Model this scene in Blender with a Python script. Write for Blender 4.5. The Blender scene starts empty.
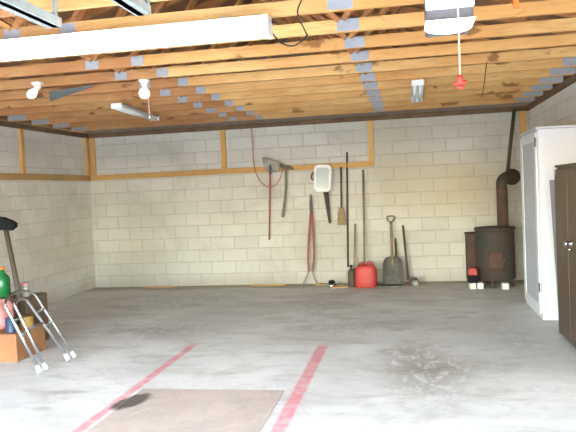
import bpy, bmesh, math, random
from mathutils import Vector, Matrix
S = bpy.context.scene
COL = S.collection
R = math.radians
random.seed(7)

# ------------------------------------------------------------------ room measures (metres)
XL, XR, YB, YF, H = -5.36, 1.834, 10.43, 0.25, 2.64
SP = 0.5758
Y0 = 4.121                      # front face of one of the roof trusses

# ------------------------------------------------------------------ materials
def mat(name, col, rough=.6, metal=0., var=.12, scale=8., bump=0., col2=None, spec=.5, stretch=None, trans=0., emit=None, estr=0.):
    m = bpy.data.materials.new(name); m.use_nodes = True
    nt = m.node_tree; n = nt.nodes; l = nt.links
    b = n['Principled BSDF']
    tc = n.new('ShaderNodeTexCoord'); mp = n.new('ShaderNodeMapping')
    l.new(tc.outputs['Object'], mp.inputs[0])
    if stretch: mp.inputs['Scale'].default_value = stretch
    nz = n.new('ShaderNodeTexNoise'); nz.inputs['Scale'].default_value = scale; nz.inputs['Detail'].default_value = 5
    l.new(mp.outputs[0], nz.inputs['Vector'])
    r = n.new('ShaderNodeValToRGB')
    c2 = col2 or tuple(c*(1-2*var) for c in col)
    r.color_ramp.elements[0].position = .3; r.color_ramp.elements[1].position = .7
    r.color_ramp.elements[0].color = (*c2, 1); r.color_ramp.elements[1].color = (*col, 1)
    l.new(nz.outputs['Fac'], r.inputs[0]); l.new(r.outputs[0], b.inputs['Base Color'])
    b.inputs['Roughness'].default_value = rough; b.inputs['Metallic'].default_value = metal
    b.inputs['Specular IOR Level'].default_value = spec
    b.inputs['Transmission Weight'].default_value = trans
    if emit:
        b.inputs['Emission Color'].default_value = (*emit, 1); b.inputs['Emission Strength'].default_value = estr
    if bump:
        bp = n.new('ShaderNodeBump'); bp.inputs['Strength'].default_value = bump; bp.inputs['Distance'].default_value = .01
        l.new(nz.outputs['Fac'], bp.inputs['Height']); l.new(bp.outputs[0], b.inputs['Normal'])
    return m

class NT:
    """small helper for writing node trees"""
    def __init__(s, m): s.t = m.node_tree; s.n = s.t.nodes; s.l = s.t.links
    def set(s, sock, v):
        if isinstance(v, bpy.types.NodeSocket): s.l.new(v, sock)
        else:
            if isinstance(v, tuple) and len(v) == 3 and sock.type == 'RGBA': v = (*v, 1)
            sock.default_value = v
    def math(s, op, a, b=0., clamp=False):
        m = s.n.new('ShaderNodeMath'); m.operation = op; m.use_clamp = clamp; s.set(m.inputs[0], a); s.set(m.inputs[1], b); return m.outputs[0]
    def noise(s, vec, scale, detail=4, rough=.5, stretch=None, dist=0.):
        if stretch: vec = s.mapping(vec, sc=stretch)
        m = s.n.new('ShaderNodeTexNoise'); s.l.new(vec, m.inputs['Vector']); m.inputs['Scale'].default_value = scale
        m.inputs['Detail'].default_value = detail; m.inputs['Roughness'].default_value = rough; m.inputs['Distortion'].default_value = dist
        return m.outputs['Fac']
    def mapping(s, vec, loc=(0,0,0), rot=(0,0,0), sc=(1,1,1)):
        m = s.n.new('ShaderNodeMapping'); s.l.new(vec, m.inputs[0]); m.inputs['Location'].default_value = loc
        m.inputs['Rotation'].default_value = rot; m.inputs['Scale'].default_value = sc; return m.outputs[0]
    def rng(s, v, a, b, c=0., d=1.):
        m = s.n.new('ShaderNodeMapRange'); m.interpolation_type = 'SMOOTHSTEP'
        for i, x in enumerate((v, a, b, c, d)): s.set(m.inputs[i], x)
        return m.outputs[0]
    def mix(s, f, a, b, mode='MIX'):
        m = s.n.new('ShaderNodeMix'); m.data_type = 'RGBA'; m.blend_type = mode
        s.set(m.inputs[0], f); s.set(m.inputs[6], a); s.set(m.inputs[7], b); return m.outputs[2]
    def sep(s, vec):
        m = s.n.new('ShaderNodeSeparateXYZ'); s.l.new(vec, m.inputs[0]); return m.outputs
    def comb(s, x, y, z):
        m = s.n.new('ShaderNodeCombineXYZ')
        for i, v in enumerate((x, y, z)): s.set(m.inputs[i], v)
        return m.outputs[0]
    def coords(s): return s.n.new('ShaderNodeTexCoord').outputs['Object']
    def blob(s, vec, cx, cy, rx, ry, rot=0., soft=.5, nz=None, amt=.6):
        """1 inside an uneven patch at (cx, cy), 0 outside"""
        m = s.n.new('ShaderNodeMapping'); m.vector_type = 'TEXTURE'; s.l.new(vec, m.inputs[0])
        m.inputs['Location'].default_value = (cx, cy, 0); m.inputs['Rotation'].default_value = (0, 0, rot); m.inputs['Scale'].default_value = (rx, ry, 1)
        x, y, z = s.sep(m.outputs[0])
        d = s.math('SQRT', s.math('ADD', s.math('MULTIPLY', x, x), s.math('MULTIPLY', y, y)))
        if nz is not None: d = s.math('ADD', d, s.math('MULTIPLY', s.math('SUBTRACT', nz, .5), amt*2))
        return s.rng(d, 1-soft, 1+soft, 1., 0.)

def block_mat(name, axis, patches=(), light_balance=(1., 1., 1.)):
    m = bpy.data.materials.new(name); m.use_nodes = True; q = NT(m); b = q.n['Principled BSDF']
    co = q.coords(); x, y, z = q.sep(co)
    u = x if axis == 'x' else y
    v = q.comb(u, z, 0.)
    wob = q.noise(v, 3., 2)
    v2 = q.comb(q.math('ADD', u, q.math('MULTIPLY', wob, .012)), q.math('ADD', z, q.math('MULTIPLY', wob, .008)), 0.)
    br = q.n.new('ShaderNodeTexBrick'); q.l.new(v2, br.inputs['Vector'])
    br.inputs['Scale'].default_value = 1.; br.inputs['Brick Width'].default_value = .406; br.inputs['Row Height'].default_value = .203
    br.inputs['Mortar Size'].default_value = .007; br.inputs['Mortar Smooth'].default_value = .35; br.inputs['Bias'].default_value = 0
    br.inputs['Color1'].default_value = (.68, .67, .60, 1); br.inputs['Color2'].default_value = (.79, .78, .715, 1)
    br.inputs['Mortar'].default_value = (.53, .52, .46, 1)
    base = br.outputs['Color']
    n1 = q.noise(v, 1.1, 6, .62, dist=.6); n2 = q.noise(v, 16., 4, .7); n3 = q.noise(v, 3.3, 5, .6, stretch=(1, 1.8, 1))
    # worn joints: the mortar line fades in places
    base = q.mix(q.rng(n3, .38, .62, 0., .55), base, (.70, .69, .62))
    base = q.mix(q.rng(n1, .48, .70, 0., .5), base, (.50, .485, .42))
    base = q.mix(q.rng(n1, .45, .25, 0., .35), base, (.84, .83, .78))
    base = q.mix(q.rng(n2, .55, .8, 0., .3), base, (.40, .38, .32))
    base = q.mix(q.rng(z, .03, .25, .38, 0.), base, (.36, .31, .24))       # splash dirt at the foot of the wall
    for (cx, cz, rx, rz, col, a) in patches:
        k = q.blob(v, cx, cz, rx, rz, 0, .6, n3, .7)
        base = q.mix(q.math('MULTIPLY', k, a), base, col)
    base = q.mix(1., base, light_balance, 'MULTIPLY')  # per-wall brightness painted in to even out the door light
    q.l.new(base, b.inputs['Base Color']); b.inputs['Roughness'].default_value = .9; b.inputs['Specular IOR Level'].default_value = .2
    hgt = q.math('ADD', q.math('MULTIPLY', br.outputs['Fac'], -1.), q.math('MULTIPLY', n2, .5))
    bp = q.n.new('ShaderNodeBump'); bp.inputs['Strength'].default_value = .6; bp.inputs['Distance'].default_value = .008
    q.l.new(hgt, bp.inputs['Height']); q.l.new(bp.outputs[0], b.inputs['Normal'])
    return m

def dark_stain(q, co, base):
    nz = q.noise(co, 14., 4)
    k = q.blob(co, -2.10, 4.53, .105, .19, R(-14), .2, nz, .3)
    return q.mix(q.math('MULTIPLY', k, .9), base, (.07, .055, .04))

def floor_mat():
    m = bpy.data.materials.new('garage_concrete'); m.use_nodes = True; q = NT(m); b = q.n['Principled BSDF']
    co = q.coords(); x, y, z = q.sep(co)
    big = q.noise(co, .55, 5, .6, dist=.8); mid = q.noise(co, 2.2, 6, .65, stretch=(.55, 1.3, 1), dist=.7); fine = q.noise(co, 18., 5, .7)
    sm = q.noise(co, 6.5, 7, .78, stretch=(1.5, .8, 1), dist=.3)
    base = q.mix(q.rng(big, .35, .65), (.63, .645, .625), (.77, .785, .775))
    base = q.mix(q.rng(mid, .46, .68, 0., .6), base, (.45, .44, .39))
    base = q.mix(q.rng(mid, .45, .25, 0., .45), base, (.84, .85, .84))
    bl = q.noise(co, 4.5, 6, .75, dist=.5)
    base = q.mix(q.rng(bl, .50, .70, 0., .40), base, (.42, .41, .37))
    base = q.mix(q.rng(bl, .44, .30, 0., .30), base, (.86, .87, .87))
    base = q.mix(q.rng(fine, .5, .8, 0., .25), base, (.40, .39, .35))
    # ingrained dirt towards the unused back of the garage
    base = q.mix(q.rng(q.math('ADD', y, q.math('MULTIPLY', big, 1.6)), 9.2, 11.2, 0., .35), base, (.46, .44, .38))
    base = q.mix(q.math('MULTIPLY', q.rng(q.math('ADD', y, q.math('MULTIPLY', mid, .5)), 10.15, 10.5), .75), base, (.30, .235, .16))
    # oil stains
    for (cx, cy, rx, ry, a, s) in ((.10, 5.3, .30, .6, .62, .85), (-.05, 6.0, .26, .45, .4, .8), (-2.75, 4.75, .17, .05, .55, .5), (.35, 5.6, .5, .25, .35, .7),
                                   (-1.2, 8.6, .35, .8, .25, .8), (-3.5, 8.8, 1.1, .8, .25, .8), (-2.7, 4.35, .12, .05, .4, .5), (1.0, 6.6, .35, .6, .22, .8), (-3.0, 7.0, .9, .5, .3, .9), (-.6, 7.2, .9, .5, .25, .9)):
        k = q.blob(co, cx, cy, rx, ry, 0, s, sm, .9)
        k = q.math('MULTIPLY', k, q.rng(sm, .38, .56))
        base = q.mix(q.math('MULTIPLY', k, a), base, (.19, .16, .11))
    # two worn red parking lines and a whitish scuffed band beside the right one
    wear = q.rng(q.noise(co, 11., 5, .7), .30, .62, .42, .95)
    wob = q.math('MULTIPLY', q.math('SUBTRACT', q.noise(co, 6., 3), .5), .03)
    for (cx, ye, hw) in ((-2.21, 6.45, .036), (-.872, 6.42, .048)):
        d = q.math('ABSOLUTE', q.math('ADD', q.math('SUBTRACT', x, cx), wob))
        k = q.math('MULTIPLY', q.rng(d, hw-.012, hw+.016, 1., 0.), q.rng(y, ye-.25, ye, 1., 0.))
        base = q.mix(q.math('MULTIPLY', k, wear), base, (.70, .25, .28))
    base = dark_stain(q, co, base)
    q.l.new(base, b.inputs['Base Color'])
    b.inputs['Specular IOR Level'].default_value = .45
    q.l.new(q.rng(mid, .3, .7, .5, .78), b.inputs['Roughness'])
    bp = q.n.new('ShaderNodeBump'); bp.inputs['Strength'].default_value = .25; bp.inputs['Distance'].default_value = .004
    q.l.new(fine, bp.inputs['Height']); q.l.new(bp.outputs[0], b.inputs['Normal'])
    return m

def lumber(name, c1, c2, c3, along='x', knots=True):
    """sawn softwood, grain along one axis; tone differs a little from board to board (world place of the board)"""
    m = bpy.data.materials.new(name); m.use_nodes = True; q = NT(m); b = q.n['Principled BSDF']
    co = q.coords()
    oi = q.n.new('ShaderNodeObjectInfo')
    sh = q.n.new('ShaderNodeVectorMath'); sh.operation = 'ADD'; q.l.new(co, sh.inputs[0])
    off = q.math('MULTIPLY', oi.outputs['Random'], 37.)
    q.l.new(q.comb(off, off, off), sh.inputs[1]); v = sh.outputs[0]
    st = {'x': (.12, 1, 1), 'y': (1, .12, 1), 'z': (1, 1, .12)}[along]
    g = q.noise(v, 34., 5, .6, stretch=st, dist=.6); w = q.noise(v, 1.4, 4, .6, stretch=st if along != 'x' else (.45, 1, 1)); k = q.noise(v, 5., 3, .5, stretch=(.5, 1, 1))
    base = q.mix(q.rng(w, .36, .64), c1, c2)
    base = q.mix(q.rng(g, .45, .75, 0., .5), base, c3)
    if knots: base = q.mix(q.rng(k, .64, .70, 0., .8), base, tuple(c*.35 for c in c3))
    base = q.mix(q.math('MULTIPLY', oi.outputs['Random'], .25), base, c3)
    q.l.new(base, b.inputs['Base Color']); b.inputs['Roughness'].default_value = .75; b.inputs['Specular IOR Level'].default_value = .25
    return m

M = {}
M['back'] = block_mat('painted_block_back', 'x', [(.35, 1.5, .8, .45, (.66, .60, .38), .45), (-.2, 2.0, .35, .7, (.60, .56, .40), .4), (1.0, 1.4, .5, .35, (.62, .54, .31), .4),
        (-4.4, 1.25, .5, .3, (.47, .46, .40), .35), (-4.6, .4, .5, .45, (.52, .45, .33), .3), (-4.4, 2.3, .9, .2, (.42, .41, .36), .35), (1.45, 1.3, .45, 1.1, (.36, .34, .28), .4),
        (-.6, .5, 1.2, .35, (.47, .44, .35), .35), (.5, 2.45, 1.6, .25, (.50, .48, .36), .4)], (.83, .835, .83))  # darkened in colour to offset door light falling straight on the back wall
M['side'] = block_mat('painted_block_side', 'y', [(9.2, .7, .9, .5, (.50, .45, .36), .35), (8., 2.35, 1.5, .2, (.45, .44, .38), .35)], (1.06, 1.05, 1.06))  # lightened in colour to make up for grazing door light
M['floor'] = floor_mat()
M['chord'] = lumber('truss_lumber', (.74, .48, .185), (.64, .34, .11), (.40, .17, .05))
M['chord_left'] = lumber('shaded_truss_lumber', (.54, .30, .12), (.43, .19, .07), (.26, .105, .035))  # dimmer, redder light at the left end put into the wood colour
M['web'] = lumber('web_lumber', (.55, .28, .10), (.40, .17, .06), (.22, .09, .04))
M['stud'] = lumber('stud_lumber', (.72, .46, .17), (.62, .35, .12), (.42, .21, .07), 'z', False)
M['rail'] = lumber('rail_lumber', (.66, .42, .16), (.55, .32, .12), (.38, .2, .08), 'x', False)
M['sheath'] = mat('roof_sheathing', (.30, .15, .07), .85, 0, .2, 3, 0, (.15, .07, .035))
M['plate'] = mat('galvanised_plate', (.36, .38, .40), .6, .15, .1, 20)
M['darkwood'] = mat('dark_top_plate', (.20, .12, .06), .85, 0, .2, 6)
M['galv'] = mat('galvanised_track', (.46, .54, .52), .55, .1, .12, 12)
M['white'] = mat('white_enamel', (.86, .88, .88), .35, 0, .03, 3)
M['cabwhite'] = mat('white_cabinet_paint', (.70, .74, .79), .45, 0, .03, 2)
M['cabpanel'] = mat('pale_blue_grey_panel', (.46, .52, .60), .5, 0, .04, 2)
M['tube'] = mat('lit_fluorescent_tube', (1, 1, 1), .4, 0, 0, 3, emit=(1, 1, .97), estr=6.)
M['lens'] = mat('opener_lamp_lens', (.95, .95, .92), .35, 0, 0, 3, emit=(1, .98, .92), estr=1.0)
M['glow'] = mat('lit_bulb', (1, 1, .95), .4, 0, 0, 3, emit=(1, .97, .85), estr=.25)
M['grey'] = mat('grey_plastic', (.15, .14, .15), .5, 0, .08, 5)
M['tubeoff'] = mat('unlit_tube_glass', (.88, .92, .90), .2, 0, .02, 3)
M['bluegrey'] = mat('blue_grey_sheet', (.20, .26, .29), .5, .3, .15, 4)
M['red'] = mat('red_plastic', (.50, .05, .038), .55, 0, .15, 5)
M['redpaint'] = mat('worn_red_paint', (.42, .12, .10), .6, 0, .3, 12, 0, (.24, .09, .07))
M['cord'] = mat('red_cord', (.55, .16, .13), .6)
M['rope'] = mat('pale_rope', (.90, .55, .45), .8)
M['orange'] = mat('orange_plastic', (.95, .28, .05), .4)
M['black'] = mat('black_rubber', (.008, .009, .011), .75, spec=.2)
M['steel'] = mat('dull_tool_steel', (.15, .14, .12), .65, .2, .25, 14)
M['lightsteel'] = mat('grey_tool_steel', (.44, .42, .36), .6, .15, .25, 9)
M['rust'] = mat('rusty_iron', (.115, .062, .042), .85, .1, .2, 9, .3, (.06, .045, .035))
M['stove'] = mat('weathered_stove_iron', (.05, .055, .05), .75, .15, .2, 2.6, .2, (.075, .043, .034))
M['pipe'] = mat('green_black_stovepipe', (.055, .07, .05), .7, .15, .25, 5, 0, (.07, .045, .03))
M['brick'] = mat('whitewashed_brick', (.75, .74, .70), .85, 0, .1, 10, .2)
M['ash'] = mat('weathered_ash_handle', (.33, .25, .15), .75, 0, .2, 6, 0, (.17, .13, .085), stretch=(6, 6, .6))
M['darkhandle'] = mat('dark_handle', (.10, .075, .05), .7, 0, .25, 6, stretch=(6, 6, .6))
M['greenhandle'] = mat('grey_green_handle', (.21, .23, .17), .7, 0, .2, 6, stretch=(6, 6, .6))
M['mirror'] = mat('mirror_glass', (.46, .54, .56), .25, .25, .02, 2)
M['chrome'] = mat('bright_aluminium', (.62, .66, .70), .2, 1., .06, 8)
M['foot'] = mat('pale_rubber_tip', (.75, .80, .82), .6)
M['brown'] = mat('brown_wood_laminate', (.095, .062, .034), .42, 0, .2, 5, 0, (.055, .033, .018), stretch=(4, 4, .35))
M['carton'] = mat('brown_cardboard', (.42, .20, .09), .85, 0, .15, 4)
M['carton2'] = mat('dark_cardboard', (.20, .13, .08), .85, 0, .2, 6)
M['pink'] = mat('faded_pink_cloth', (.72, .30, .28), .9, 0, .12, 9, .4)
M['green'] = mat('green_glass', (.02, .20, .06), .18, 0, .1, 5)
M['jar'] = mat('clear_jar_glass', (.62, .60, .55), .12, 0, .05, 5, trans=.55)
M['blue'] = mat('navy_tin', (.03, .06, .13), .4)
M['ochre'] = mat('ochre_tin', (.45, .26, .07), .5)
M['ply'] = None
M['board'] = mat('violet_grey_board', (.20, .195, .245), .7, 0, .08, 2)
M['broom'] = mat('tan_bristles', (.40, .29, .16), .9, 0, .25, 30, .4)
M['bronze'] = mat('oily_metal', (.20, .19, .18), .35, .7)
M['drive'] = mat('driveway_concrete', (.62, .61, .57), .85, 0, .08, 1.2)
M['siding'] = mat('gable_siding', (.30, .24, .18), .85)
M['wire'] = mat('dark_wire', (.04, .03, .025), .7)
M['brass'] = mat('porcelain', (.80, .78, .70), .35)
def ply_mat():
    m = bpy.data.materials.new('worn_plywood'); m.use_nodes = True; q = NT(m); b = q.n['Principled BSDF']
    co = q.coords(); n1 = q.noise(co, 3., 6, .7, dist=.6); n2 = q.noise(co, 22., 4, .7, stretch=(1, .3, 1))
    base = q.mix(q.rng(n1, .32, .68), (.54, .46, .40), (.45, .38, .33))
    base = q.mix(q.rng(n2, .5, .75, 0., .4), base, (.40, .31, .26))
    base = q.mix(q.rng(q.noise(co, 6., 6, .75), .48, .72, 0., .6), base, (.38, .33, .29))
    base = q.mix(q.rng(n1, .58, .8, 0., .5), base, (.74, .72, .69))
    base = dark_stain(q, co, base)
    q.l.new(base, b.inputs['Base Color']); b.inputs['Roughness'].default_value = .85
    return m
M['ply'] = ply_mat()

# ------------------------------------------------------------------ mesh helpers
def frame(d):
    d = Vector(d).normalized(); a = Vector((0, 0, 1)) if abs(d.z) < .9 else Vector((1, 0, 0))
    u = d.cross(a).normalized(); return u, d.cross(u).normalized()
class MB:
    def __init__(s): s.b = bmesh.new()
    def box(s, x0, x1, y0, y1, z0, z1, bev=0., mtx=None):
        t = bmesh.new(); bmesh.ops.create_cube(t, size=1)
        for v in t.verts: v.co = Vector(((x0+x1)/2+v.co.x*(x1-x0), (y0+y1)/2+v.co.y*(y1-y0), (z0+z1)/2+v.co.z*(z1-z0)))
        if bev: bmesh.ops.bevel(t, geom=t.edges[:], offset=bev, segments=2, affect='EDGES', profile=.5)
        if mtx: bmesh.ops.transform(t, matrix=mtx, verts=t.verts)
        s.merge(t); return s
    def merge(s, t):
        me = bpy.data.meshes.new('t'); t.to_mesh(me); s.b.from_mesh(me); bpy.data.meshes.remove(me); t.free()
    def bar(s, a, b, w, h, up=(0, 0, 1)):
        a = Vector(a); b = Vector(b); d = (b-a).normalized(); u = d.cross(Vector(up)).normalized(); v = u.cross(d)
        vs = [s.b.verts.new(p+u*sx*w/2+v*sz*h/2) for p in (a, b) for sx, sz in ((-1, -1), (1, -1), (1, 1), (-1, 1))]
        for f in ((0, 1, 2, 3), (7, 6, 5, 4), (0, 4, 5, 1), (1, 5, 6, 2), (2, 6, 7, 3), (3, 7, 4, 0)): s.b.faces.new([vs[i] for i in f])
        return s
    def tube(s, pts, r, n=12, caps=True):
        pts = [Vector(p) for p in pts]; rr = r if isinstance(r, (list, tuple)) else [r]*len(pts)
        d = (pts[1]-pts[0]).normalized(); u, v = frame(d); rings = []
        for i, p in enumerate(pts):
            if i == 0: t = pts[1]-pts[0]
            elif i == len(pts)-1: t = pts[-1]-pts[-2]
            else: t = (pts[i+1]-p).normalized()+(p-pts[i-1]).normalized()
            t.normalize(); u = (u-t*u.dot(t)).normalized(); v = t.cross(u)
            rings.append([s.b.verts.new(p+(u*math.cos(2*math.pi*k/n)+v*math.sin(2*math.pi*k/n))*rr[i]) for k in range(n)])
        for A, B in zip(rings, rings[1:]):
            for k in range(n):
                f = s.b.faces.new((A[k], A[(k+1) % n], B[(k+1) % n], B[k])); f.smooth = True
        if caps:
            s.b.faces.new(rings[0][::-1]); s.b.faces.new(rings[-1])
        return s
    def lathe(s, prof, c=(0, 0, 0), axis=(0, 0, 1), n=28):
        c = Vector(c); ax = Vector(axis).normalized(); u, v = frame(ax); rings = []
        for r, h in prof:
            if r < 1e-5: rings.append([s.b.verts.new(c+ax*h)])
            else: rings.append([s.b.verts.new(c+ax*h+(u*math.cos(2*math.pi*k/n)+v*math.sin(2*math.pi*k/n))*r) for k in range(n)])
        for A, B in zip(rings, rings[1:]):
            for k in range(n):
                if len(A) == 1 and len(B) == 1: continue
                if len(A) == 1: f = s.b.faces.new((A[0], B[(k+1) % n], B[k]))
                elif len(B) == 1: f = s.b.faces.new((A[k], A[(k+1) % n], B[0]))
                else: f = s.b.faces.new((A[k], A[(k+1) % n], B[(k+1) % n], B[k]))
                f.smooth = True
        return s
    def prism(s, poly, o, u, v, th, bev=0.):
        """flat outline poly (in axes u, v at o), extruded by th along u x v"""
        o = Vector(o); u = Vector(u); v = Vector(v); w = u.cross(v).normalized()*th
        t = bmesh.new()
        A = [t.verts.new(o+u*a+v*b) for a, b in poly]; B = [t.verts.new(p.co+w) for p in A]; n = len(A)
        t.faces.new(A[::-1]); t.faces.new(B)
        for k in range(n): t.faces.new((A[k], A[(k+1) % n], B[(k+1) % n], B[k]))
        if bev: bmesh.ops.bevel(t, geom=t.edges[:], offset=bev, segments=2, affect='EDGES', profile=.5)
        s.merge(t); return s
    def grid(s, fn, nu, nv, th=0.):
        vs = [[s.b.verts.new(fn(i/(nu-1), j/(nv-1))) for j in range(nv)] for i in range(nu)]
        fs = []
        for i in range(nu-1):
            for j in range(nv-1):
                f = s.b.faces.new((vs[i][j], vs[i+1][j], vs[i+1][j+1], vs[i][j+1])); f.smooth = True; fs.append(f)
        if th:
            s.b.normal_update(); bmesh.ops.solidify(s.b, geom=fs, thickness=th)
        return s
    def build(s, name, m, parent=None, origin=None, fixn=True):
        if fixn: bmesh.ops.recalc_face_normals(s.b, faces=s.b.faces[:])
        me = bpy.data.meshes.new(name); s.b.to_mesh(me); s.b.free(); me.materials.append(M[m] if isinstance(m, str) else m)
        o = bpy.data.objects.new(name, me); COL.objects.link(o)
        if origin is not None:
            me.transform(Matrix.Translation(-Vector(origin))); o.location = origin
        if parent is not None:
            o.parent = parent
            if origin is None: o.matrix_parent_inverse = Matrix.Translation(-parent.location)
            else: o.location = Vector(origin)-parent.location
        return o
def tag(o, label, cat, group=None, kind=None):
    if label: o['label'] = label
    if cat: o['category'] = cat
    if group: o['group'] = group
    if kind: o['kind'] = kind
    return o
def thing(name, label, cat, loc=(0, 0, 0), group=None):
    o = bpy.data.objects.new(name, None); COL.objects.link(o); o.location = loc; o.empty_display_size = .1
    return tag(o, label, cat, group)
def struct(name, mb, m):
    o = mb.build(name, m); o['kind'] = 'structure'; return o
def copy_tree(o, parent=None):
    c = o.copy(); COL.objects.link(c); c.parent = parent
    if parent is not None: c.matrix_parent_inverse = o.matrix_parent_inverse.copy()
    for ch in [k for k in ALL() if k.parent == o]: copy_tree(ch, c)
    return c
def ALL(): return list(COL.objects)
def arc(c, r, a0, a1, n, u, v):
    c = Vector(c); u = Vector(u); v = Vector(v)
    return [c+(u*math.cos(a0+(a1-a0)*i/n)+v*math.sin(a0+(a1-a0)*i/n))*r for i in range(n+1)]
def smooth_path(pts, k=6):
    P = [Vector(p) for p in pts]; P = [P[0]*2-P[1]]+P+[P[-1]*2-P[-2]]; out = []
    for i in range(1, len(P)-2):
        for j in range(k):
            t = j/k; a, b, c, d = P[i-1:i+3]
            out.append(.5*((2*b)+(c-a)*t+(2*a-5*b+4*c-d)*t*t+(3*b-a-3*c+d)*t**3))
    out.append(P[-2]); return out

# ------------------------------------------------------------------ the setting
T = .2
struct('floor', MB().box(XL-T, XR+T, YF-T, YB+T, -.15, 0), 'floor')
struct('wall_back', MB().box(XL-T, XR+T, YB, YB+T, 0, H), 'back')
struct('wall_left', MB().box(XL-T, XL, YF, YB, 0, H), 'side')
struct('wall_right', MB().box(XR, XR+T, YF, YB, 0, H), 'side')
# front wall: block piers and a wooden header around the two open garage doorways
DL = (-4.75, -1.92); DR = (-1.33, 1.5); DH = 2.2
fw = MB()
for a, b in ((XL-T, DL[0]), (DL[1], DR[0]), (DR[1], XR+T)): fw.box(a, b, YF-T, YF, 0, DH)
fw.box(XL-T, XR+T, YF-T, YF, DH, H)
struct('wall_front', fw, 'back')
XM = (XL+XR)/2; AP = (XR-XL)/2*.34
def gable(name, y0, y1):
    mb = MB(); mb.prism([(XL-T, H+.002), (XR+T, H+.002), (XM, H+AP+.16)], (0, y1, 0), (1, 0, 0), (0, 0, 1), y1-y0); struct(name, mb, 'siding')
gable('wall_back_gable', YB+.06, YB+T); gable('wall_front_gable', YF-T, YF-.06)
# wooden top plates on the walls
struct('trim_1', MB().box(XL-.01, XR+.01, YB-.035, YB-.002, H-.075, H-.002), 'darkwood')
struct('trim_2', MB().box(XL+.002, XL+.035, YF, YB-.037, H-.075, H-.002), 'darkwood')
struct('trim_3', MB().box(XR-.035, XR-.002, YF, YB-.037, H-.075, H-.002), 'darkwood')
# roof deck
th = math.atan(.34); Lr = (XR-XL)/2+.45
rf = MB()
for s in (-1, 1):
    a = Vector((XM, 0, H+AP+.17)); e = a+Vector((s*Lr, 0, -Lr*.34)); n = Vector((s*math.sin(th), 0, math.cos(th)))*.02
    q = [Vector((p.x, y, p.z)) for p in (a, e) for y in (YF-T-.3, YB+T+.3)]
    A = [rf.b.verts.new(p+n) for p in q]; B = [rf.b.verts.new(p-n) for p in q]
    for f in ((0, 1, 3, 2),): rf.b.faces.new([A[i] for i in f]); rf.b.faces.new([B[i] for i in f][::-1])
    for i, j in ((0, 1), (1, 3), (3, 2), (2, 0)): rf.b.faces.new((A[i], B[i], B[j], A[j]))
struct('roof', rf, 'sheath')
# ground outside the doors
g = MB().box(-16, 14, -22, YF-T, -.16, -.012).build('driveway', 'drive'); g['kind'] = 'structure'

# ------------------------------------------------------------------ roof trusses
N = lambda k: ['', 'first', 'second', 'third', 'fourth', 'fifth', 'sixth', 'seventh', 'eighth', 'ninth', 'tenth', 'eleventh', 'twelfth', 'thirteenth', 'fourteenth', 'fifteenth', 'sixteenth', 'seventeenth'][k]
def truss(y):
    t = thing('roof_truss', '', 'truss', (XM, y, H), 'roof trusses across the garage')
    w = .038; yc = y+w/2; hh = .089
    MB().box(-2.22, XR-.01, y, y+w, H, H+hh).build('bottom_chord', 'chord', t, (XM, y, H))
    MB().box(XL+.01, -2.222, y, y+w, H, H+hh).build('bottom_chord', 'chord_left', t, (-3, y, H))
    ap = Vector((XM, yc, H+AP+.08))
    for s in (-1, 1):
        e = Vector((XM+s*((XR-XL)/2-.03), yc, H+.135)); MB().bar(ap+Vector((-s*.0, 0, 0)), e, w, hh, (0, 0, 1)).build('top_chord', 'web', t, e)
    P = {'C': (-2.63, H+hh-.01), 'A': (-.41, H+hh-.01)}
    for s, kx in ((-1, 'C'), (1, 'A')):
        x, z = P[kx]; a = Vector((x, yc, z))
        q = Vector((XM+s*(XR-XL)/4, yc, H+AP/2+.06)); MB().bar(a, q, w*.9, .089, (0, 1, 0)).build('web', 'web', t, a)
        q = Vector((XM+s*.05, yc, H+AP)); MB().bar(a+Vector((-s*.03, 0, 0)), q, w*.9, .089, (0, 1, 0)).build('web', 'web', t, a)
    for (x, hw, z0, z1) in ((-.375, .08, .004, .088), (-2.63, .06, .006, .082), (-2.215, .055, .004, .082), (1.70, .13, .01, .11), (-5.2, .13, .01, .11)):
        MB().box(x-hw, x+hw, y-.0025, y+.0005, H+z0, H+z1).build('gusset_plate', 'plate', t, (x, y, H))
    return t
tr0 = truss(Y0+10*SP)
tr0['label'] = 'pale wooden roof truss nearest the back wall, last at the far end of the ceiling'
for i in range(1, 17):
    t = copy_tree(tr0); t.location.y = tr0.location.y-i*SP
    t.location.x += 0; t['label'] = 'pale wooden roof truss, %s one out from the back wall block' % N(i+1)
    if 10-i == 0: t['label'] = 'wooden roof truss right above the long lit fluorescent light, eleventh from back wall'
    if 10-i == -1: t['label'] = 'wooden roof truss crossing top left corner, over the garage door track ends'

# ------------------------------------------------------------------ studs and rails fixed on the walls
BZ = 1.885
def rail(label, x0, x1, y0, y1, z0, z1, name, m, org):
    return tag(MB().box(x0, x1, y0, y1, z0, z1, .003).build(name, m, None, org), label, 'rail' if 'rail' in name else 'stud')
rail('long horizontal wooden rail on the back block wall, ending at the central stud', XL+.045, -.505, YB-.042, YB-.002, BZ-.045, BZ+.045, 'wall_rail', 'rail', (-3, YB, BZ))
lr = tag(MB().box(XL+.002, XL+.042, 1.2, YB-.045, BZ-.045, BZ+.045, .003).build('wall_rail', mat('rail_side', (.60, .38, .15), .75, 0, .18, 5, stretch=(1, .2, 1)), None, (XL, 5, BZ)), 'horizontal wooden rail along the left block wall', 'rail')
top = H-.077
for lab, x, w in (('wooden stud above the rail on back wall, left of the hanging red cord', -2.955, .085), ('wooden stud at the right end of the back wall rail, above leaning tools', -.547, .085),
                  ('wooden stud in the back left corner, on the back wall side', XL+.095, .085), ):
    rail(lab, x-w/2, x+w/2, YB-.042, YB-.002, BZ+.047, top, 'wall_stud', 'stud', (x, YB, BZ))
rail('wooden stud in the back right corner above the white cabinet', 1.70, 1.785, YB-.045, YB-.002, 1.2, top, 'wall_stud', 'stud', (1.74, YB, 1.5))
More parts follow.
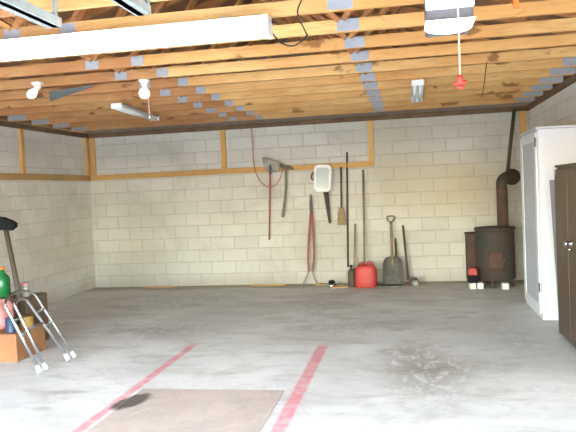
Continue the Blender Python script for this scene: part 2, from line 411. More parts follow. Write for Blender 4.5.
rail('wooden stud in the back left corner, on the left wall side', XL+.002, XL+.042, YB-.135, YB-.05, BZ+.047, top, 'wall_stud', 'stud', (XL, YB-.09, BZ))
rail('wooden stud above the rail on the left wall, out from the corner', XL+.002, XL+.042, 8.39, 8.475, BZ+.047, top, 'wall_stud', 'stud', (XL, 8.43, BZ))

# ------------------------------------------------------------------ big lit strip light
def strip_light():
    x0, x1, y, zt = -3.25, -.81, 4.06, 2.628
    t = thing('strip_light', 'long lit white fluorescent strip light across the top left of the ceiling', 'ceiling light', ((x0+x1)/2, y, zt))
    h = MB(); h.box(x0, x1, y-.05, y+.05, zt-.011, zt, .004); h.box(x0, x0+.03, y-.075, y+.075, zt-.128, zt-.003, .004); h.box(x1-.03, x1, y-.075, y+.075, zt-.128, zt-.003, .004)
    h.build('housing', 'white', t)
    for bx in (x0+.3, x1-.3): MB().box(bx-.02, bx+.02, y-.03, y+.1, zt, H+.001).build('bracket', 'galv', t)
    r = MB(); r.prism([(-.068, -.118), (-.068, -.012), (.068, -.012), (.068, -.118), (.0655, -.118), (.0655, -.0525), (-.0655, -.0525), (-.0655, -.118)], (x0+.031, y, zt), (0, 1, 0), (0, 0, 1), x1-x0-.062)
    r.build('diffuser', 'tube', t)
    for dy in (-.03, .03):
        MB().tube([(x0+.032, y+dy, zt-.085), (x1-.032, y+dy, zt-.085)], .019, 14).build('tube', 'tube', t)
strip_light()

# ------------------------------------------------------------------ unlit shop lights, along the depth of the room
def shop_light(x0, ya, x1, yb, label):
    zt = H-.004; t = thing('shop_light', label, 'ceiling light', (x0, ya, zt), 'unlit four foot shop lights')
    d = Vector((x1-x0, yb-ya, 0)); L = d.length; M4 = Matrix.Translation((x0, ya, 0)) @ Matrix.Rotation(math.atan2(-d.x, d.y), 4, 'Z')
    def tb(mb): bmesh.ops.transform(mb.b, matrix=M4, verts=mb.b.verts); return mb
    tb(MB().prism([(-.066, -.03), (-.05, -.0), (.05, -.0), (.066, -.03), (.063, -.03), (.048, -.004), (-.048, -.004), (-.063, -.03)], (0, 0, zt), (1, 0, 0), (0, 0, 1), -L)).build('reflector', 'white', t)
    for dx in (-.032, .032): tb(MB().tube([(dx, .02, zt-.05), (dx, L-.02, zt-.05)], .017, 12)).build('tube', 'tubeoff', t)
    for yy in (.0, L-.03): tb(MB().box(-.066, .066, yy, yy+.03, zt-.06, zt-.002, .003)).build('end_cap', 'white', t)
shop_light(-3.315, 7.2, -3.41, 8.62, 'narrow white unlit shop light at left, near the round ceiling bulb')
shop_light(.145, 7.1, .155, 8.55, 'narrow white unlit shop light on the ceiling right of centre')

# ------------------------------------------------------------------ ceiling bulbs
def ceiling_bulb(x, y, z, label, tilt, r, chain):
    t = thing('ceiling_bulb', label, 'ceiling light', (x, y, H))
    MB().lathe([(0, 0), (.055, 0), (.055, -.015), (.032, -.03), (.028, -.06), (0, -.06)], (x, y, H-.001)).build('socket', 'brass', t)
    ax = Vector(tilt).normalized(); c = Vector((x, y, H-.055))
    MB().lathe([(.0, 0), (.018, .0), (.02, .02), (r*.8, .045), (r, .075), (r*.88, .105), (r*.5, .125), (0, .132)], c, ax).build('bulb', 'glow', t)
    if chain:
        MB().tube([(x+.03, y, H-.05), (x+.032, y, H-.2), (x+.035, y, H-chain)], .004, 6).build('pull_chain', 'rope', t)
        MB().lathe([(0, 0), (.009, .006), (.011, .018), (.006, .03), (0, .034)], (x+.035, y, H-chain-.034)).build('pull_knob', 'brass', t)
ceiling_bulb(-2.42, 5.9, 2.6, 'round white ceiling bulb with pull chain above the left shop light', (0, -.15, -1), .055, .34)
ceiling_bulb(-3.36, 5.62, 2.6, 'stubby white ceiling bulb at far left beside a blue grey sheet', (-.35, -.5, -.6), .045, 0)
# thin grey blue metal sheet under the trusses at the left
tag(MB().prism([(-3.53, 6.12), (-2.95, 5.95), (-3.05, 6.05), (-3.88, 6.72)][::-1], (0, 0, H-.004), (1, 0, 0), (0, 1, 0), -.003).build('metal_sheet', 'bluegrey', None, (-3.4, 6.2, H)),
    'tapering blue grey metal sheet fixed flat under the ceiling boards at far left', 'sheet')

# ------------------------------------------------------------------ garage door opener with lamp and release cord
def opener():
    x0, x1, y0, y1, z0, z1 = .128, .366, 3.5, 3.86, 2.335, 2.56
    t = thing('garage_door_opener', 'white garage door opener with lamp lens hanging at the top of view', 'door opener', ((x0+x1)/2, y1, z1))
    MB().box(x0, x1, y0+.02, y1, z0+.03, z1, .012).build('motor_housing', 'grey', t)
    MB().box(x0-.004, x1+.004, y0-.01, y0+.03, 2.432, z1+.002, .008).build('front_cover', 'white', t)
    l = MB(); n = 16; cx = (x0+x1)/2; hw = (x1-x0)/2+.008
    poly = [(-hw, 0)]+[(-hw*math.cos(math.pi*i/n), -.034*math.sin(math.pi*i/n)) for i in range(1, n)]+[(hw, 0)]
    l.prism(poly, (cx, y0-.012, z0+.038), (1, 0, 0), (0, 0, 1), -.2, 0); l.build('lamp_lens', 'lens', t)
    for xx in (x0+.02, x1-.02): MB().bar((xx, y1-.05, z1-.01), (xx, y1-.05, H+.05), .03, .004, (0, 1, 0)).build('hanger_strap', 'galv', t)
    MB().box(cx-.02, cx+.02, YF+.05, y0-.012, 2.565, 2.6).build('rail', 'galv', t); MB().box(cx-.03, cx+.03, y0-.1, y1-.1, 2.558, 2.568).build('bracket', 'galv', t)
    rx, ry = .272, 3.36
    r = thing('release_cord', 'pale cord with red pull handle hanging from the garage door opener', 'pull cord', (rx, ry, 2.56))
    MB().box(rx-.035, rx+.03, ry-.06, ry+.06, 2.52, 2.563, .005).build('trolley', 'grey', r)
    MB().tube(smooth_path([(rx, ry, 2.53), (rx+.003, ry, 2.3), (rx+.002, ry, 2.06)]), .0045, 8).build('cord', 'rope', r)
    hb = MB(); hb.lathe([(0, 0), (.012, .002), (.016, .02), (.010, .045), (0, .05)], (rx+.002, ry, 2.018), n=16); hb.tube([(rx-.028, ry, 2.022), (rx+.032, ry, 2.026)], [.011, .011], 12); hb.tube([(rx-.018, ry, 2.006), (rx+.02, ry, 2.0)], .009, 10)
    hb.build('handle', 'red', r)
opener()
# horizontal tracks of the two open garage doors
def track(x, y1, z, label, dirx):
    t = thing('door_track', label, 'door track', (x, y1, z), 'garage door tracks under the ceiling')
    w = .075
    poly = [(-w/2, 0), (w/2, 0), (w/2, .045), (w/2-.004, .045), (w/2-.004, .004), (-w/2+.004, .004), (-w/2+.004, .045), (-w/2, .045)]
    MB().prism(poly, (x, YF+.3, z), (1, 0, 0), (0, 0, 1), -(y1-YF-.3)).build('rail', 'galv', t)
    MB().prism([(0, .05), (.052, .05), (.052, .0), (.0, .0), (.0, .004), (.048, .004), (.048, .046), (0, .046)], (x+(.0 if dirx > 0 else -.05), YF+.3, z+.0), (1, 0, 0), (0, 0, 1), -(y1-YF-.3)).build('angle_iron', 'galv', t)
    hs = MB(); hs.box(x+.03, x+.034, y1-.035, y1-.003, z-.0, H+.06); hs.box(x+.004, x+.034, y1-.007, y1-.003, z, H+.06); hs.build('hanger', 'galv', t)
track(-1.93, 3.43, 2.505, 'galvanised garage door track and hanger at the top left corner', 1)
track(-1.355, 3.36, 2.505, 'galvanised garage door track end above the long lit light', -1)
# ------------------------------------------------------------------ wires and cords at the ceiling
tag(MB().tube(smooth_path([(-.60, 4.06, 2.72), (-.64, 4.1, 2.636), (-.665, 4.62, 2.632), (-.67, 4.66, 2.625)]), .005, 6).build('hanging_wire', 'wire'), 'thin dark wire running down across the near ceiling boards', 'wire')
tag(MB().tube(smooth_path([(-.80, 4.08, 2.60), (-.86, 4.35, 2.60), (-.84, 4.6, 2.575), (-.76, 4.62, 2.555), (-.69, 4.62, 2.59), (-.66, 4.64, 2.63)]), .006, 6).build('power_wire', 'wire'), 'drooping dark wire at the right end of the long lit light', 'wire')
tag(MB().tube([(.76, 6.35, 2.636), (.86, 7.4, 2.634), (1.0, 9., 2.634)], .004, 6).build('ceiling_wire', 'wire'), 'thin straight wire under the ceiling boards at right, behind the red pull handle', 'wire')
o = MB(); o.tube(smooth_path([(.66, 4.09, 2.78), (.665, 4.09, 2.62), (.668, 4.085, 2.545)]), [.017]*13, 10); o.build_o = None
tag(o.build('orange_handle', 'orange'), 'bright orange plastic handle hanging over a ceiling board at top right', 'handle')

# ------------------------------------------------------------------ tools on and against the back wall
WY = YB-.05
def bar_tool(pa, pb, ra, rb, n=5):
    a = Vector(pa); b = Vector(pb); return [a.lerp(b, i/n) for i in range(n+1)], [ra+(rb-ra)*i/n for i in range(n+1)]
# hanging shovel, blade up
t = thing('shovel', 'square grey shovel hung blade up from the wooden rail, left of the others', 'shovel', (-2.17, WY-.02, 1.9))
def blade(u, v):
    xt, zt_ = -2.285+.30*u, 2.075-.115*u+.02*math.sin(math.pi*u); xb, zb = -2.265+.23*u, 1.885-.05*u-.02*math.sin(math.pi*u)
    return Vector((xt+(xb-xt)*v, WY-.085-.03*math.cos(math.pi*v)-.0+.03*math.sin(math.pi*u), zt_+(zb-zt_)*v))
MB().grid(blade, 14, 8, .004).build('blade', 'lightsteel', t)
p, r = bar_tool((-2.17, WY-.04, 1.93), (-2.25, WY-.005, .74), .016, .012); MB().tube(p, r, 10).build('handle', 'redpaint', t)
MB().tube([(-2.165, WY-.045, 1.99), (-2.175, WY-.04, 1.80)], .021, 12).build('socket', 'steel', t)
# axe
t = thing('axe', 'axe with grey green handle hung head up beside the square shovel', 'axe', (-1.95, WY, 1.9))
MB().prism([(-.10, .055), (-.02, .03), (.09, .035), (.14, .012), (.14, -.012), (.09, -.022), (-.02, -.03), (-.10, -.0)], (-1.93, WY-.045, 1.90), (1, 0, -.25), (.25, 0, 1), -.03, .004).build('head', 'steel', t)
p = smooth_path([(-1.915, WY-.03, 1.90), (-1.93, WY-.025, 1.6), (-1.97, WY-.02, 1.3), (-2.01, WY-.02, 1.10)]); MB().tube(p, [.021]*len(p), 10).build('handle', 'greenhandle', t)
# red cord loop
tag(MB().tube(smooth_path([(-2.46, WY+.0, 2.56), (-2.455, WY+.0, 2.2), (-2.44, WY-.03, 1.95), (-2.36, WY-.05, 1.72), (-2.2, WY-.08, 1.59), (-2.06, WY-.05, 1.66), (-1.98, WY-.05, 1.82), (-1.965, WY-.03, 1.93)], 8), .0075, 8).build('extension_cord', 'cord'), 'thin red cord dropping from the ceiling into a loop under the shovel', 'cord')
# long handled cutter standing against the wall
t = thing('long_cutter', 'tall red two handled cutter standing against wall, dark tip up', 'tool', (-1.58, WY-.1, 0))
MB().prism([(-.022, 0), (-.028, .14), (-.018, .30), (-.004, .36), (.006, .30), (.018, .36), (.026, .14), (.024, 0)], (-1.535, WY-.02, 1.10), (1, 0, 0), (.0, .0, 1), .022, .004).build('jaw', 'steel', t)
for s in (-1, 1):
    p = smooth_path([(-1.538+s*.012, WY-.03, 1.14), (-1.55+s*.034, WY-.045, .8), (-1.568+s*.048, WY-.06, .45), (-1.58+s*.030, WY-.07, .22)])
    MB().tube(p, .017, 10).build('handle', 'redpaint', t)
    MB().tube(smooth_path([(-1.58+s*.02, WY-.07, .25), (-1.588+s*.06, WY-.085, .13), (-1.592+s*.115, WY-.10, .013)]), .012, 8).build('leg', 'ash', t)
# truck mirror
t = thing('side_mirror', 'bright rounded rectangular mirror on a dark arm hung on back wall', 'mirror', (-1.31, WY, 1.9))
def rrect(w, h, r, n=6):
    out = []
    for cx, cy, a in ((w-r, h-r, 0), (-w+r, h-r, 90), (-w+r, -h+r, 180), (w-r, -h+r, 270)):
        out += [(cx+r*math.cos(R(a+90*i/n)), cy+r*math.sin(R(a+90*i/n))) for i in range(n+1)]
    return out
tl = R(3); U = Vector((math.cos(tl), .0, -math.sin(tl))); V = Vector((math.sin(tl), .10, math.cos(tl)))
mc = Vector((-1.318, WY-.10, 1.69))
MB().prism(rrect(.138, .212, .065), mc, U, V, .045, .008).build('frame', 'white', t)
MB().prism(rrect(.10, .165, .045), mc-Vector((0, .0, 0)), U, V, .052, .002).build('mirror_glass', 'mirror', t)
MB().tube([(-1.285, WY-.06, 1.50), (-1.262, WY-.045, 1.2), (-1.243, WY-.04, .975)], [.04, .03, .016], 10).build('arm', 'darkhandle', t)
MB().tube(smooth_path([(-1.43, WY-.04, 1.80), (-1.49, WY-.03, 1.78), (-1.51, WY-.03, 1.71), (-1.48, WY-.03, 1.67)]), .012, 8).build('hook', 'darkhandle', t)
# small broom, bristles down
t = thing('hanging_whisk', 'short tan headed brush hanging on a dark stick left of the tallest pole', 'brush', (-1.04, WY, 1.84))
MB().tube([(-1.034, WY-.02, 1.86), (-1.05, WY-.03, 1.2)], .014, 10).build('handle', 'darkhandle', t)
MB().prism([(-.03, 0), (.03, 0), (.055, -.08), (.07, -.28), (-.07, -.28), (-.055, -.08)], (-1.055, WY-.005, 1.22), (1, 0, 0), (0, 0, 1), .05, .006).build('bristles', 'broom', t)
# tall poles
tag(MB().tube([(-.93, WY+.02, 2.09), (-.96, WY+.02, 1.2), (-.988, WY+.02, .26)], [.014, .016, .014], 12).build('long_pole', 'darkhandle'), 'tallest dark pole hung upright on the back wall beside the red can', 'pole')
tag(MB().tube([(-.845, WY+.0, .95), (-.89, WY-.15, .012)], [.014, .016], 10).build('short_stick', 'ash'), 'short pale stick leaning between the tall pole and the red can', 'stick')
t = thing('garden_rake', 'long thin handled rake leaning behind the red can', 'rake', (-.71, WY-.2, 0))
MB().tube([(-.687, WY+.0, 1.80), (-.70, WY-.07, .9), (-.72, WY-.17, .08)], [.016, .017, .015], 10).build('handle', 'ash', t)
rk = MB(); rk.bar((-.90, WY-.17, .075), (-.54, WY-.17, .075), .02, .02)
for i in range(10): rk.bar((-.89+i*.0385, WY-.17, .07), (-.89+i*.0385, WY-.185, .004), .007, .007, (1, 0, 0))
rk.build('rake_head', 'steel', t)
# red fuel can
t = thing('fuel_can', 'bright red fuel can standing on floor among the leaning tools', 'fuel can', (-.68, 9.9, 0))
def sq(r, n=32, e=3.2):
    out = []
    for i in range(n):
        a = 2*math.pi*i/n; c, s = math.cos(a), math.sin(a); k = (abs(c)**e+abs(s)**e)**(-1/e); out.append((c*k*r, s*k*r))
    return out
def loft(mb, rings):
    RR = [[mb.b.verts.new(p) for p in r] for r in rings]; n = len(RR[0])
    for A, B in zip(RR, RR[1:]):
        for k in range(n):
            f = mb.b.faces.new((A[k], A[(k+1) % n], B[(k+1) % n], B[k])); f.smooth = True
    mb.b.faces.new(RR[0][::-1]); mb.b.faces.new(RR[-1]); return mb
loft(MB(), [[Vector((-.68+x*sx, 9.98+y*sx*.62, z)) for x, y in sq(.168)] for z, sx in ((.0, .92), (.015, 1), (.10, 1.0), (.115, .985), (.13, 1.), (.24, .99), (.29, .93), (.325, .78), (.34, .6))]).build('body', 'red', t)
MB().lathe([(0, .33), (.035, .33), (.035, .375), (.028, .382), (0, .382)], (-.74, 9.98, 0)).build('cap', 'red', t)
MB().tube(smooth_path([(-.66, 9.98, .315), (-.655, 9.98, .372), (-.61, 9.98, .382), (-.565, 9.98, .36), (-.56, 9.98, .285)]), .013, 10).build('handle', 'red', t)
# dark oil container left of it
t = thing('oil_container', 'narrow dark brown container tucked left of the red can', 'container', (-.90, 10.0, 0))
loft(MB(), [[Vector((-.905+x*sx, 10.04+y*sx*1.3, z)) for x, y in sq(.055)] for z, sx in ((0, .95), (.012, 1), (.22, 1), (.26, .75), (.275, .35), (.31, .33))]).build('body', 'darkhandle', t)
MB().lathe([(0, 0), (.023, 0), (.023, .03), (0, .032)], (-.905, 10.04, .305), n=16).build('cap', 'black', t)
# scoop shovel with D handle
t = thing('scoop_shovel', 'wide dark scoop shovel with D handle standing on the floor', 'shovel', (-.28, 10.05, 0))
def scoop(u, v):
    w = (.148+.012*v) if v > .25 else (.09+.058*math.sin(v/.25*math.pi/2)+.003)
    x = -.275+(u-.5)*2*w; z = .43-.41*v; d = .07*(2*u-1)**4
    return Vector((x, 10.19-.16*v-d*.9, z))
MB().grid(scoop, 17, 14, .004).build('blade', 'steel', t)
sr = MB()
for i in (-2, -1, 0, 1, 2): sr.tube([(-.275+i*.045, 10.165, .36), (-.275+i*.05, 10.035, .04)], .006, 6)
sr.build('blade_ribs', 'steel', t)
p = smooth_path([(-.275, 10.15, .30), (-.28, 10.22, .5), (-.283, 10.30, .75), (-.285, 10.36, .96)]); MB().tube(p, [.02]*len(p), 12).build('shaft', 'ash', t)
MB().tube(smooth_path([(-.285, 10.36, .95), (-.33, 10.368, .99), (-.338, 10.38, 1.04), (-.28, 10.382, 1.05), (-.225, 10.38, 1.04), (-.24, 10.368, .99), (-.286, 10.36, .95)]), .013, 8).build('grip', 'ash', t)
tag(MB().tube([(-.225, 10.38, .70), (-.215, 10.26, .34), (-.19, 10.2, .015)], [.012, .022, .026], 10).build('wooden_wedge_stick', 'rust'), 'short rusty brown stick standing just behind the scoop shovel blade', 'stick')
# flat tray under the scoop shovel
tag(MB().box(-.52, -.14, 9.80, 9.97, .0, .035, .01).build('flat_tray', 'steel', None, (-.33, 9.88, 0)), 'flat dark grey tray lying on the floor before the scoop shovel', 'tray')
# hoe right
t = thing('hoe', 'brown handled hoe leaning on back wall, rightmost of the leaning tools', 'hoe', (-.05, 10.2, 0))
MB().tube([(-.10, 10.405, .895), (-.075, 10.30, .5), (-.045, 10.19, .07)], [.014, .018, .016], 10).build('handle', 'darkhandle', t)
MB().tube(smooth_path([(-.045, 10.19, .08), (-.03, 10.17, .04), (.01, 10.12, .05)]), .01, 8).build('neck', 'steel', t)
MB().box(-.05, .09, 10.08, 10.09, .0, .11, .003).build('blade', 'rust', t)
tag(loft(MB(), [[Vector((.06+x*sx, 9.99+y*sx, z)) for x, y in sq(.062, 24, 2.2)] for z, sx in ((0, .8), (.02, 1), (.06, .95), (.085, .6), (.09, .2))]).build('metal_lump', 'lightsteel'), 'small rounded tan metal lump on floor right of the hoe', 'scrap')
# chrome ball-like funnel cap and wood scraps at the wall foot
t = thing('hub_cap', 'small shiny dark topped round cap on floor under the mirror', 'cap', (-1.21, 10.0, 0))
MB().lathe([(0, 0), (.06, 0), (.072, .02), (.066, .055), (.045, .075), (0, .08)], (-1.21, 10.0, 0)).build('shell', 'chrome', t)
MB().lathe([(.0, .075), (.05, .072), (.055, .09), (.03, .11), (0, .115)], (-1.21, 10.0, 0)).build('top', 'black', t)
for i, (x, y, a, L, lab) in enumerate(((-1.09, 9.93, .15, .26, 'short tan wood scrap on floor between shiny cap and red can'), (-1.35, 10.24, .05, .3, 'thin tan wood scrap against the wall foot under the mirror'),
        (-4.15, 10.30, .06, .5, 'tan wood scrap at the wall foot near the back left corner'), (-2.3, 10.33, -.03, .6, 'thin brown wood strip at the wall foot under the hanging shovel'))):
    tag(MB().box(-L/2, L/2, -.02, .02, 0, .018, .003, Matrix.Translation((x, y, 0)) @ Matrix.Rotation(a, 4, 'Z')).build('wood_scrap', 'rail', None, (x, y, 0)), lab, 'wood scrap')

# ------------------------------------------------------------------ wood stove
def stove():
    cx, cy, r = 1.215, 9.86, .272
    t = thing('wood_stove', 'weathered dark iron drum stove with stovepipe in the back right corner', 'stove', (cx, cy, 0))
    MB().lathe([(0, .10), (r*.9, .10), (r, .12), (r, .30), (r+.008, .31), (r, .32), (r, .58), (r+.008, .59), (r, .60), (r, .80), (r*.97, .82), (0, .82)], (cx, cy, 0), n=40).build('body', 'stove', t)
    MB().lathe([(0, .82), (r+.012, .82), (r+.016, .83), (r+.012, .86), (r*.6, .872), (0, .872)], (cx, cy, 0), n=40).build('top_plate', 'stove', t)
    for a in (250, 340, 20+90, 200):
        x = cx+math.cos(R(a))*r*.78; y = cy+math.sin(R(a))*r*.78
        MB().tube([(x, y, .125), (x+math.cos(R(a))*.03, y+math.sin(R(a))*.03, .0)], [.024, .017], 8).build('leg', 'rust', t)
    d = MB()
    def door(u, v):
        a = R(-118+46*u); return Vector((cx+math.cos(a)*(r+.006), cy+math.sin(a)*(r+.006), .26+.28*v))
    d.grid(door, 10, 4, .016); dd = d.build('door', 'rust', t)
    a = R(-76); MB().tube([(cx+math.cos(a)*(r+.02), cy+math.sin(a)*(r+.02), .36), (cx+math.cos(a)*(r+.07), cy+math.sin(a)*(r+.07), .42)], .009, 8).build('door_handle', 'steel', dd)
    MB().tube(smooth_path([(1.345, 9.93, .865), (1.345, 9.93, 1.2), (1.345, 9.93, 1.42)]), .08, 20).build('stovepipe', 'rust', t)
    p = smooth_path([(1.345, 9.93, 1.40), (1.345, 9.935, 1.50), (1.39, 9.99, 1.565), (1.47, 10.10, 1.58), (1.54, 10.24, 1.58), (1.56, 10.405, 1.58)]); MB().tube(p, .078, 20).build('elbow', 'pipe', t)
    MB().lathe([(.08, 0), (.125, 0), (.125, .01), (.08, .01)], (1.56, 10.408, 1.58), (0, 1, 0)).build('wall_collar', 'pipe', t)
    tag(MB().tube([(1.47, 10.18, 1.665), (1.54, 10.24, 2.15), (1.605, 10.28, 2.58)], .026, 12).build('vent_pipe', 'pipe'), 'thin dark pipe rising to the ceiling above the stove elbow', 'pipe')
stove()
t = thing('metal_box', 'rusty dark metal box standing behind the left side of the stove', 'box', (.92, 10.2, 0))
MB().box(.835, 1.10, 10.03, 10.36, .05, .735, .012).build('body', 'rust', t); MB().box(.825, 1.11, 10.02, 10.37, .735, .765, .008).build('lid', 'rust', t)
for x in (.86, 1.075):
    for y in (10.06, 10.33): MB().box(x-.015, x+.015, y-.015, y+.015, 0, .055).build('foot', 'rust', t)
for i, (x, y, lab) in enumerate(((.86, 9.68, 'white brick on the floor under the black box with red top'), (.965, 9.70, 'white brick on floor tucked beside the stove leg'), (1.30, 9.62, 'white brick on the floor under the right front of the stove'))):
    tag(MB().box(x-.045, x+.045, y-.09, y+.09, 0, .085, .006).build('white_brick', 'brick', None, (x, y, 0)), lab, 'brick', 'white bricks around the stove')
t = thing('tool_box', 'small black box with a bright red top beside the stove', 'box', (.90, 9.72, .09))
MB().box(.81, .93, 9.60, 9.80, .087, .20, .006).build('body', 'black', t); MB().prism([(-.06, 0), (.06, 0), (.055, .06), (.035, .10), (-.035, .10), (-.055, .06)], (.87, 9.80, .20), (1, 0, 0), (0, 0, 1), .2, .006).build('lid', 'red', t)

# ------------------------------------------------------------------ cabinets by the right wall
def white_cabinet():
    x0, x1, y0, y1, z1 = 1.39, XR-.045, 7.415, 8.456, 2.09
    t = thing('tall_cabinet', 'tall white cabinet with pale panelled door against the right wall', 'cabinet', ((x0+x1)/2, (y0+y1)/2, 0))
    MB().box(x0, x1, y0, y1, .0, z1-.025, .006).build('body', 'cabwhite', t)
    MB().box(x0-.022, x1, y0-.004, y1+.004, z1-.02, z1, .004).build('top', 'cabwhite', t)
    d = MB(); xf = x0-.02
    for a in ((y0+.05, y0+.15, .06, z1-.06), (y1-.15, y1-.03, .06, z1-.06), (y0+.15, y1-.15, z1-.15, z1-.06), (y0+.15, y1-.15, .06, .16)): d.box(xf, x0-.001, *a[:2], *a[2:], .002)
    dd = d.build('door', 'cabwhite', t)
    MB().box(x0-.012, x0-.001, y0+.14, y1-.14, .15, z1-.14).build('door_panel', 'cabpanel', dd)
    for z in (1.93, .35): MB().box(xf-.008, xf+.004, y0+.02, y0+.062, z-.05, z+.05, .002).build('hinge', 'steel', dd)
    MB().lathe([(0, 0), (.011, 0), (.009, .012), (.017, .02), (.014, .032), (0, .034)], (xf, y1-.1, 1.05), (-1, 0, 0), 14).build('knob', 'chrome', dd)
white_cabinet()
def brown_cabinet():
    x0, x1, y0, y1, z1 = 1.405, XR-.045, 5.25, 6.65, 1.655
    t = thing('wardrobe', 'brown wood grain cabinet with chrome door handle near right edge', 'cabinet', ((x0+x1)/2, (y0+y1)/2, 0))
    MB().box(x0, x1, y0, y1, .03, z1-.02, .004).build('body', 'brown', t); MB().box(x0-.012, x1, y0-.01, y1+.01, z1-.022, z1, .004).build('top', 'brown', t)
    MB().box(x0+.03, x1-.02, y0+.03, y1-.03, 0, .035).build('plinth', 'black', t)
    ym = 6.16
    for ya, yb, hy in ((ym+.006, y1-.012, 0), (y0+.012, ym-.006, ym-.125)):
        d = MB().box(x0-.02, x0-.002, ya, yb, .045, z1-.04, .003).build('door', 'brown', t)
        if hy:
            h = MB(); h.lathe([(0, 0), (.034, 0), (.034, .006), (.02, .012), (.014, .03), (.024, .04), (.026, .055), (0, .06)], (x0-.02, hy, .957), (-1, 0, 0), 24); h.build('handle', 'chrome', d)
            MB().tube([(x0-.022, hy-.012, .90), (x0-.05, hy-.012, .905)], .008, 8).build('lock', 'chrome', d)
    MB().box(x0-.026, x0-.002, y1-.05, y1-.012, 1.56, 1.635, .004).build('latch', 'cabpanel', t)
brown_cabinet()
t = MB(); t.prism([(0, 0), (.30, 0), (.30, 1.515), (0, 1.515)], (1.44, 6.86, 0.0), (1, 0, 0), (-.028, .05, 1), .02, .003)
tag(t.build('leaning_board', 'board'), 'violet grey board standing between white and brown cabinets', 'board')

# ------------------------------------------------------------------ plywood sheet on the floor
tag(MB().box(-2.135, -.985, 2.42, 4.84, .0005, .006).build('plywood_sheet', 'ply'), 'worn brownish plywood sheet lying flat on floor between the red lines', 'plywood')

# ------------------------------------------------------------------ folded walker frame at the left
def walker():
    t = thing('walking_frame', 'folded shiny aluminium walking frame propped at the left edge', 'walker', (-3.3, 5.45, 0))
    # feet on the floor, arches leaning back towards the left wall
    def leg_u(fa, fb, ta, tb, r):
        fa, fb, ta, tb = map(Vector, (fa, fb, ta, tb)); w = (tb-ta); mid = (ta+tb)/2; up = ((ta-fa).normalized()+(tb-fb).normalized()).normalized(); hw = w.length/2; wu = w.normalized()
        top = [mid-wu*hw*math.cos(a)+up*hw*.42*math.sin(a) for a in [math.pi*i/12 for i in range(13)]]
        return MB().tube([fa, fa.lerp(ta, .5)]+top+[tb.lerp(fb, .5), fb], r, 12)
    leg_u((-3.275, 5.235, .03), (-3.215, 5.74, .03), (-3.50, 5.14, .62), (-3.50, 5.62, .63), .0135).build('outer_tube', 'chrome', t)
    leg_u((-3.262, 5.315, .03), (-3.235, 5.66, .03), (-3.49, 5.26, .61), (-3.49, 5.45, .62), .0135).build('inner_tube', 'chrome', t)
    for k in (.58, .80):
        a = Vector((-3.275, 5.235, .03)).lerp(Vector((-3.50, 5.14, .62)), k); b = Vector((-3.262, 5.315, .03)).lerp(Vector((-3.49, 5.26, .61)), k); MB().tube([a, b], .011, 10).build('cross_bar', 'chrome', t)
        a = Vector((-3.215, 5.74, .03)).lerp(Vector((-3.50, 5.62, .63)), k); b = Vector((-3.235, 5.66, .03)).lerp(Vector((-3.49, 5.45, .62)), k); MB().tube([a, b], .011, 10).build('cross_bar', 'chrome', t)
    a = Vector((-3.262, 5.315, .03)).lerp(Vector((-3.49, 5.26, .61)), .62); b = Vector((-3.235, 5.66, .03)).lerp(Vector((-3.49, 5.45, .62)), .62)
    MB().tube([a, b], .012, 10).build('cross_bar', 'grey', t)
    for f, g in (((-3.275, 5.235, .03), (-3.50, 5.14, .62)), ((-3.215, 5.74, .03), (-3.50, 5.62, .63)), ((-3.262, 5.315, .03), (-3.49, 5.26, .61)), ((-3.235, 5.66, .03), (-3.49, 5.45, .62))):
        f = Vector(f); d = (Vector(g)-f).normalized(); MB().tube([f-d*.012+Vector((0, 0, -.0)), f+d*.01, f+d*.055], [.026, .025, .018], 14).build('rubber_tip', 'foot', t)
walker()
# boxes and clutter behind it
def carton(label, x0, x1, y0, y1, z0, z1, m):
    t = thing('carton', label, 'box', ((x0+x1)/2, (y0+y1)/2, z0))
    MB().box(x0, x1, y0, y1, z0, z1-.004, .004).build('body', m, t)
    f = MB(); f.box(x0+.004, (x0+x1)/2-.003, y0+.004, y1-.004, z1-.004, z1); f.box((x0+x1)/2+.003, x1-.004, y0+.004, y1-.004, z1-.004, z1); f.build('flaps', m, t)
carton('low brown cardboard box on the floor behind the walking frame', -4.55, -3.74, 5.62, 6.12, 0, .27, 'carton')
carton('darker taller cardboard box behind the low brown one at left', -4.75, -3.98, 6.2, 6.6, 0, .52, 'carton2')
def bag(u, v):
    th_, ph = 2*math.pi*u, math.pi*(v-.5)
    c = abs(math.cos(ph))**.7; s = math.copysign(abs(math.sin(ph))**.8, math.sin(ph))
    wob = 1+.07*math.sin(3*th_+2*v*4)+.05*math.sin(7*th_)
    return Vector((-4.10+.20*c*math.cos(th_)*wob, 5.82+.16*c*math.sin(th_)*wob, .42+.155*s+.02*math.sin(5*th_)*c*(v > .5)))
tag(MB().grid(bag, 33, 15).build('cloth_bag', 'pink'), 'faded pink cloth bag on top of the low brown box', 'bag')
def bottle(x, y, z, r, h, m, label, cat, capm, name):
    t = thing(name, label, cat, (x, y, z))
    MB().lathe([(0, .001), (r*.92, .001), (r, .012), (r, h*.58), (r*.85, h*.68), (r*.38, h*.8), (r*.36, h*.93), (0, h*.93)], (x, y, z), n=24).build('body', m, t)
    MB().lathe([(r*.37, h*.9), (r*.42, h*.9), (r*.42, h), (0, h)], (x, y, z), n=20).build('cap', capm, t)
bottle(-4.32, 6.3, .522, .085, .33, 'green', 'green bottle with orange cap at left edge, on the darker box', 'bottle', 'orange', 'bottle')
t = thing('glass_jar', 'clear glass jar with pinkish lid beside the green bottle', 'jar', (-4.05, 6.3, .522))
MB().lathe([(0, .002), (.045, .002), (.05, .012), (.05, .11), (.042, .13), (0, .13)], (-4.05, 6.3, .522), n=24).build('body', 'jar', t)
MB().lathe([(0, .128), (.044, .128), (.044, .15), (0, .152)], (-4.05, 6.3, .522), n=24).build('lid', 'pink', t)
t = thing('tin', 'navy blue tin on the low brown box behind the walking frame', 'tin', (-3.84, 5.7, .27))
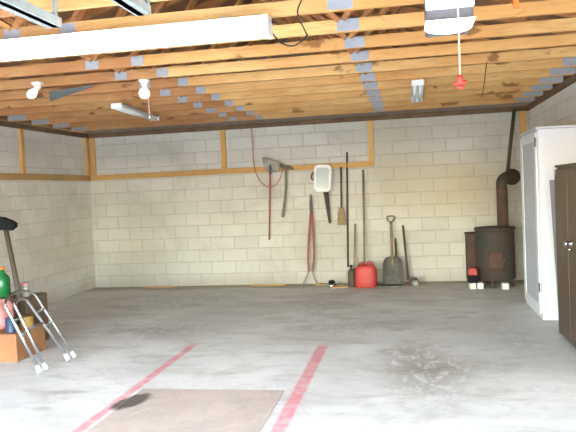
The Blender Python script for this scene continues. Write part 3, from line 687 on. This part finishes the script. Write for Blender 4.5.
MB().lathe([(0, .0), (.055, .0), (.057, .006), (.055, .012), (.055, .13), (.057, .136), (.055, .14), (0, .138)], (-3.85, 5.72, .271), n=24).build('body', 'blue', t)
t2 = thing('tin', 'ochre tin on the low brown box, right of the navy one', 'tin', (-3.8, 5.95, .27))
MB().lathe([(0, .0), (.065, .0), (.067, .006), (.065, .012), (.065, .10), (.067, .106), (.065, .11), (0, .108)], (-3.83, 5.95, .271), n=24).build('body', 'ochre', t2)
# broom leaning, black head up
t = thing('push_broom', 'upturned broom with black head and brown pole at the left edge', 'broom', (-3.9, 6.0, 0))
pa = Vector((-3.95, 6.16, .01)); pb = Vector((-4.14, 6.155, 1.28))
MB().tube([pa, pa.lerp(pb, .5), pb], [.03, .028, .024], 12).build('pole', 'darkhandle', t)
MB().prism([(-.32, .02), (-.22, .055), (-.10, .07), (.0, .06), (.09, .02), (.145, -.012), (.115, -.04), (.09, -.085), (.02, -.075), (-.06, -.06), (-.2, -.07), (-.32, -.06)], (-4.14, 6.18, 1.325), (1, 0, 0), (0, 0, 1), .07, .014).build('head', 'black', t)

# ------------------------------------------------------------------ light
w = bpy.data.worlds.new('World'); S.world = w; w.use_nodes = True; nt = w.node_tree
sky = nt.nodes.new('ShaderNodeTexSky'); sky.sky_type = 'NISHITA'; sky.sun_elevation = R(48); sky.sun_rotation = R(200); sky.sun_disc = False
sky.air_density = 1.3; sky.dust_density = 1.2; sky.ozone_density = 1.5
bgn = nt.nodes['Background']; nt.links.new(sky.outputs[0], bgn.inputs[0]); bgn.inputs[1].default_value = 2.6
sd = bpy.data.lights.new('sun', 'SUN'); sd.energy = 4; sd.angle = R(1.); sd.color = (1, .98, .95)
so = bpy.data.objects.new('sun', sd); COL.objects.link(so); so.rotation_euler = (R(38), 0, R(18))
for a, b in (DL, DR):
    ld = bpy.data.lights.new('door_portal', 'AREA'); ld.shape = 'RECTANGLE'; ld.size = b-a; ld.size_y = DH; ld.cycles.is_portal = True
    lo = bpy.data.objects.new('door_portal', ld); COL.objects.link(lo); lo.location = ((a+b)/2, YF-T-.01, DH/2); lo.rotation_euler = (R(90), 0, 0)

# ------------------------------------------------------------------ camera
cd = bpy.data.cameras.new('camera'); cam = bpy.data.objects.new('camera', cd); COL.objects.link(cam); S.camera = cam
cd.sensor_width = 36; cd.sensor_fit = 'HORIZONTAL'; cd.lens = 653.126/576*36; cd.clip_start = .02
yaw, pit, rol = .1832, .0398, -.0449
F = Vector((-math.sin(yaw)*math.cos(pit), math.cos(yaw)*math.cos(pit), -math.sin(pit))); Rv = Vector((math.cos(yaw), math.sin(yaw), 0)); Uv = Rv.cross(F)
R2 = Rv*math.cos(rol)+Uv*math.sin(rol); U2 = -Rv*math.sin(rol)+Uv*math.cos(rol)
mt = Matrix((R2, U2, -F)).transposed().to_4x4(); mt.translation = Vector((0, 0, 1.534)); cam.matrix_world = mt
S.view_settings.view_transform = 'Standard'; S.view_settings.look = 'None'; S.view_settings.gamma = 1; S.view_settings.use_curve_mapping = False
S.view_settings.exposure = 0.72
S.cycles.max_bounces = 10; S.cycles.diffuse_bounces = 6; S.cycles.sample_clamp_indirect = 8
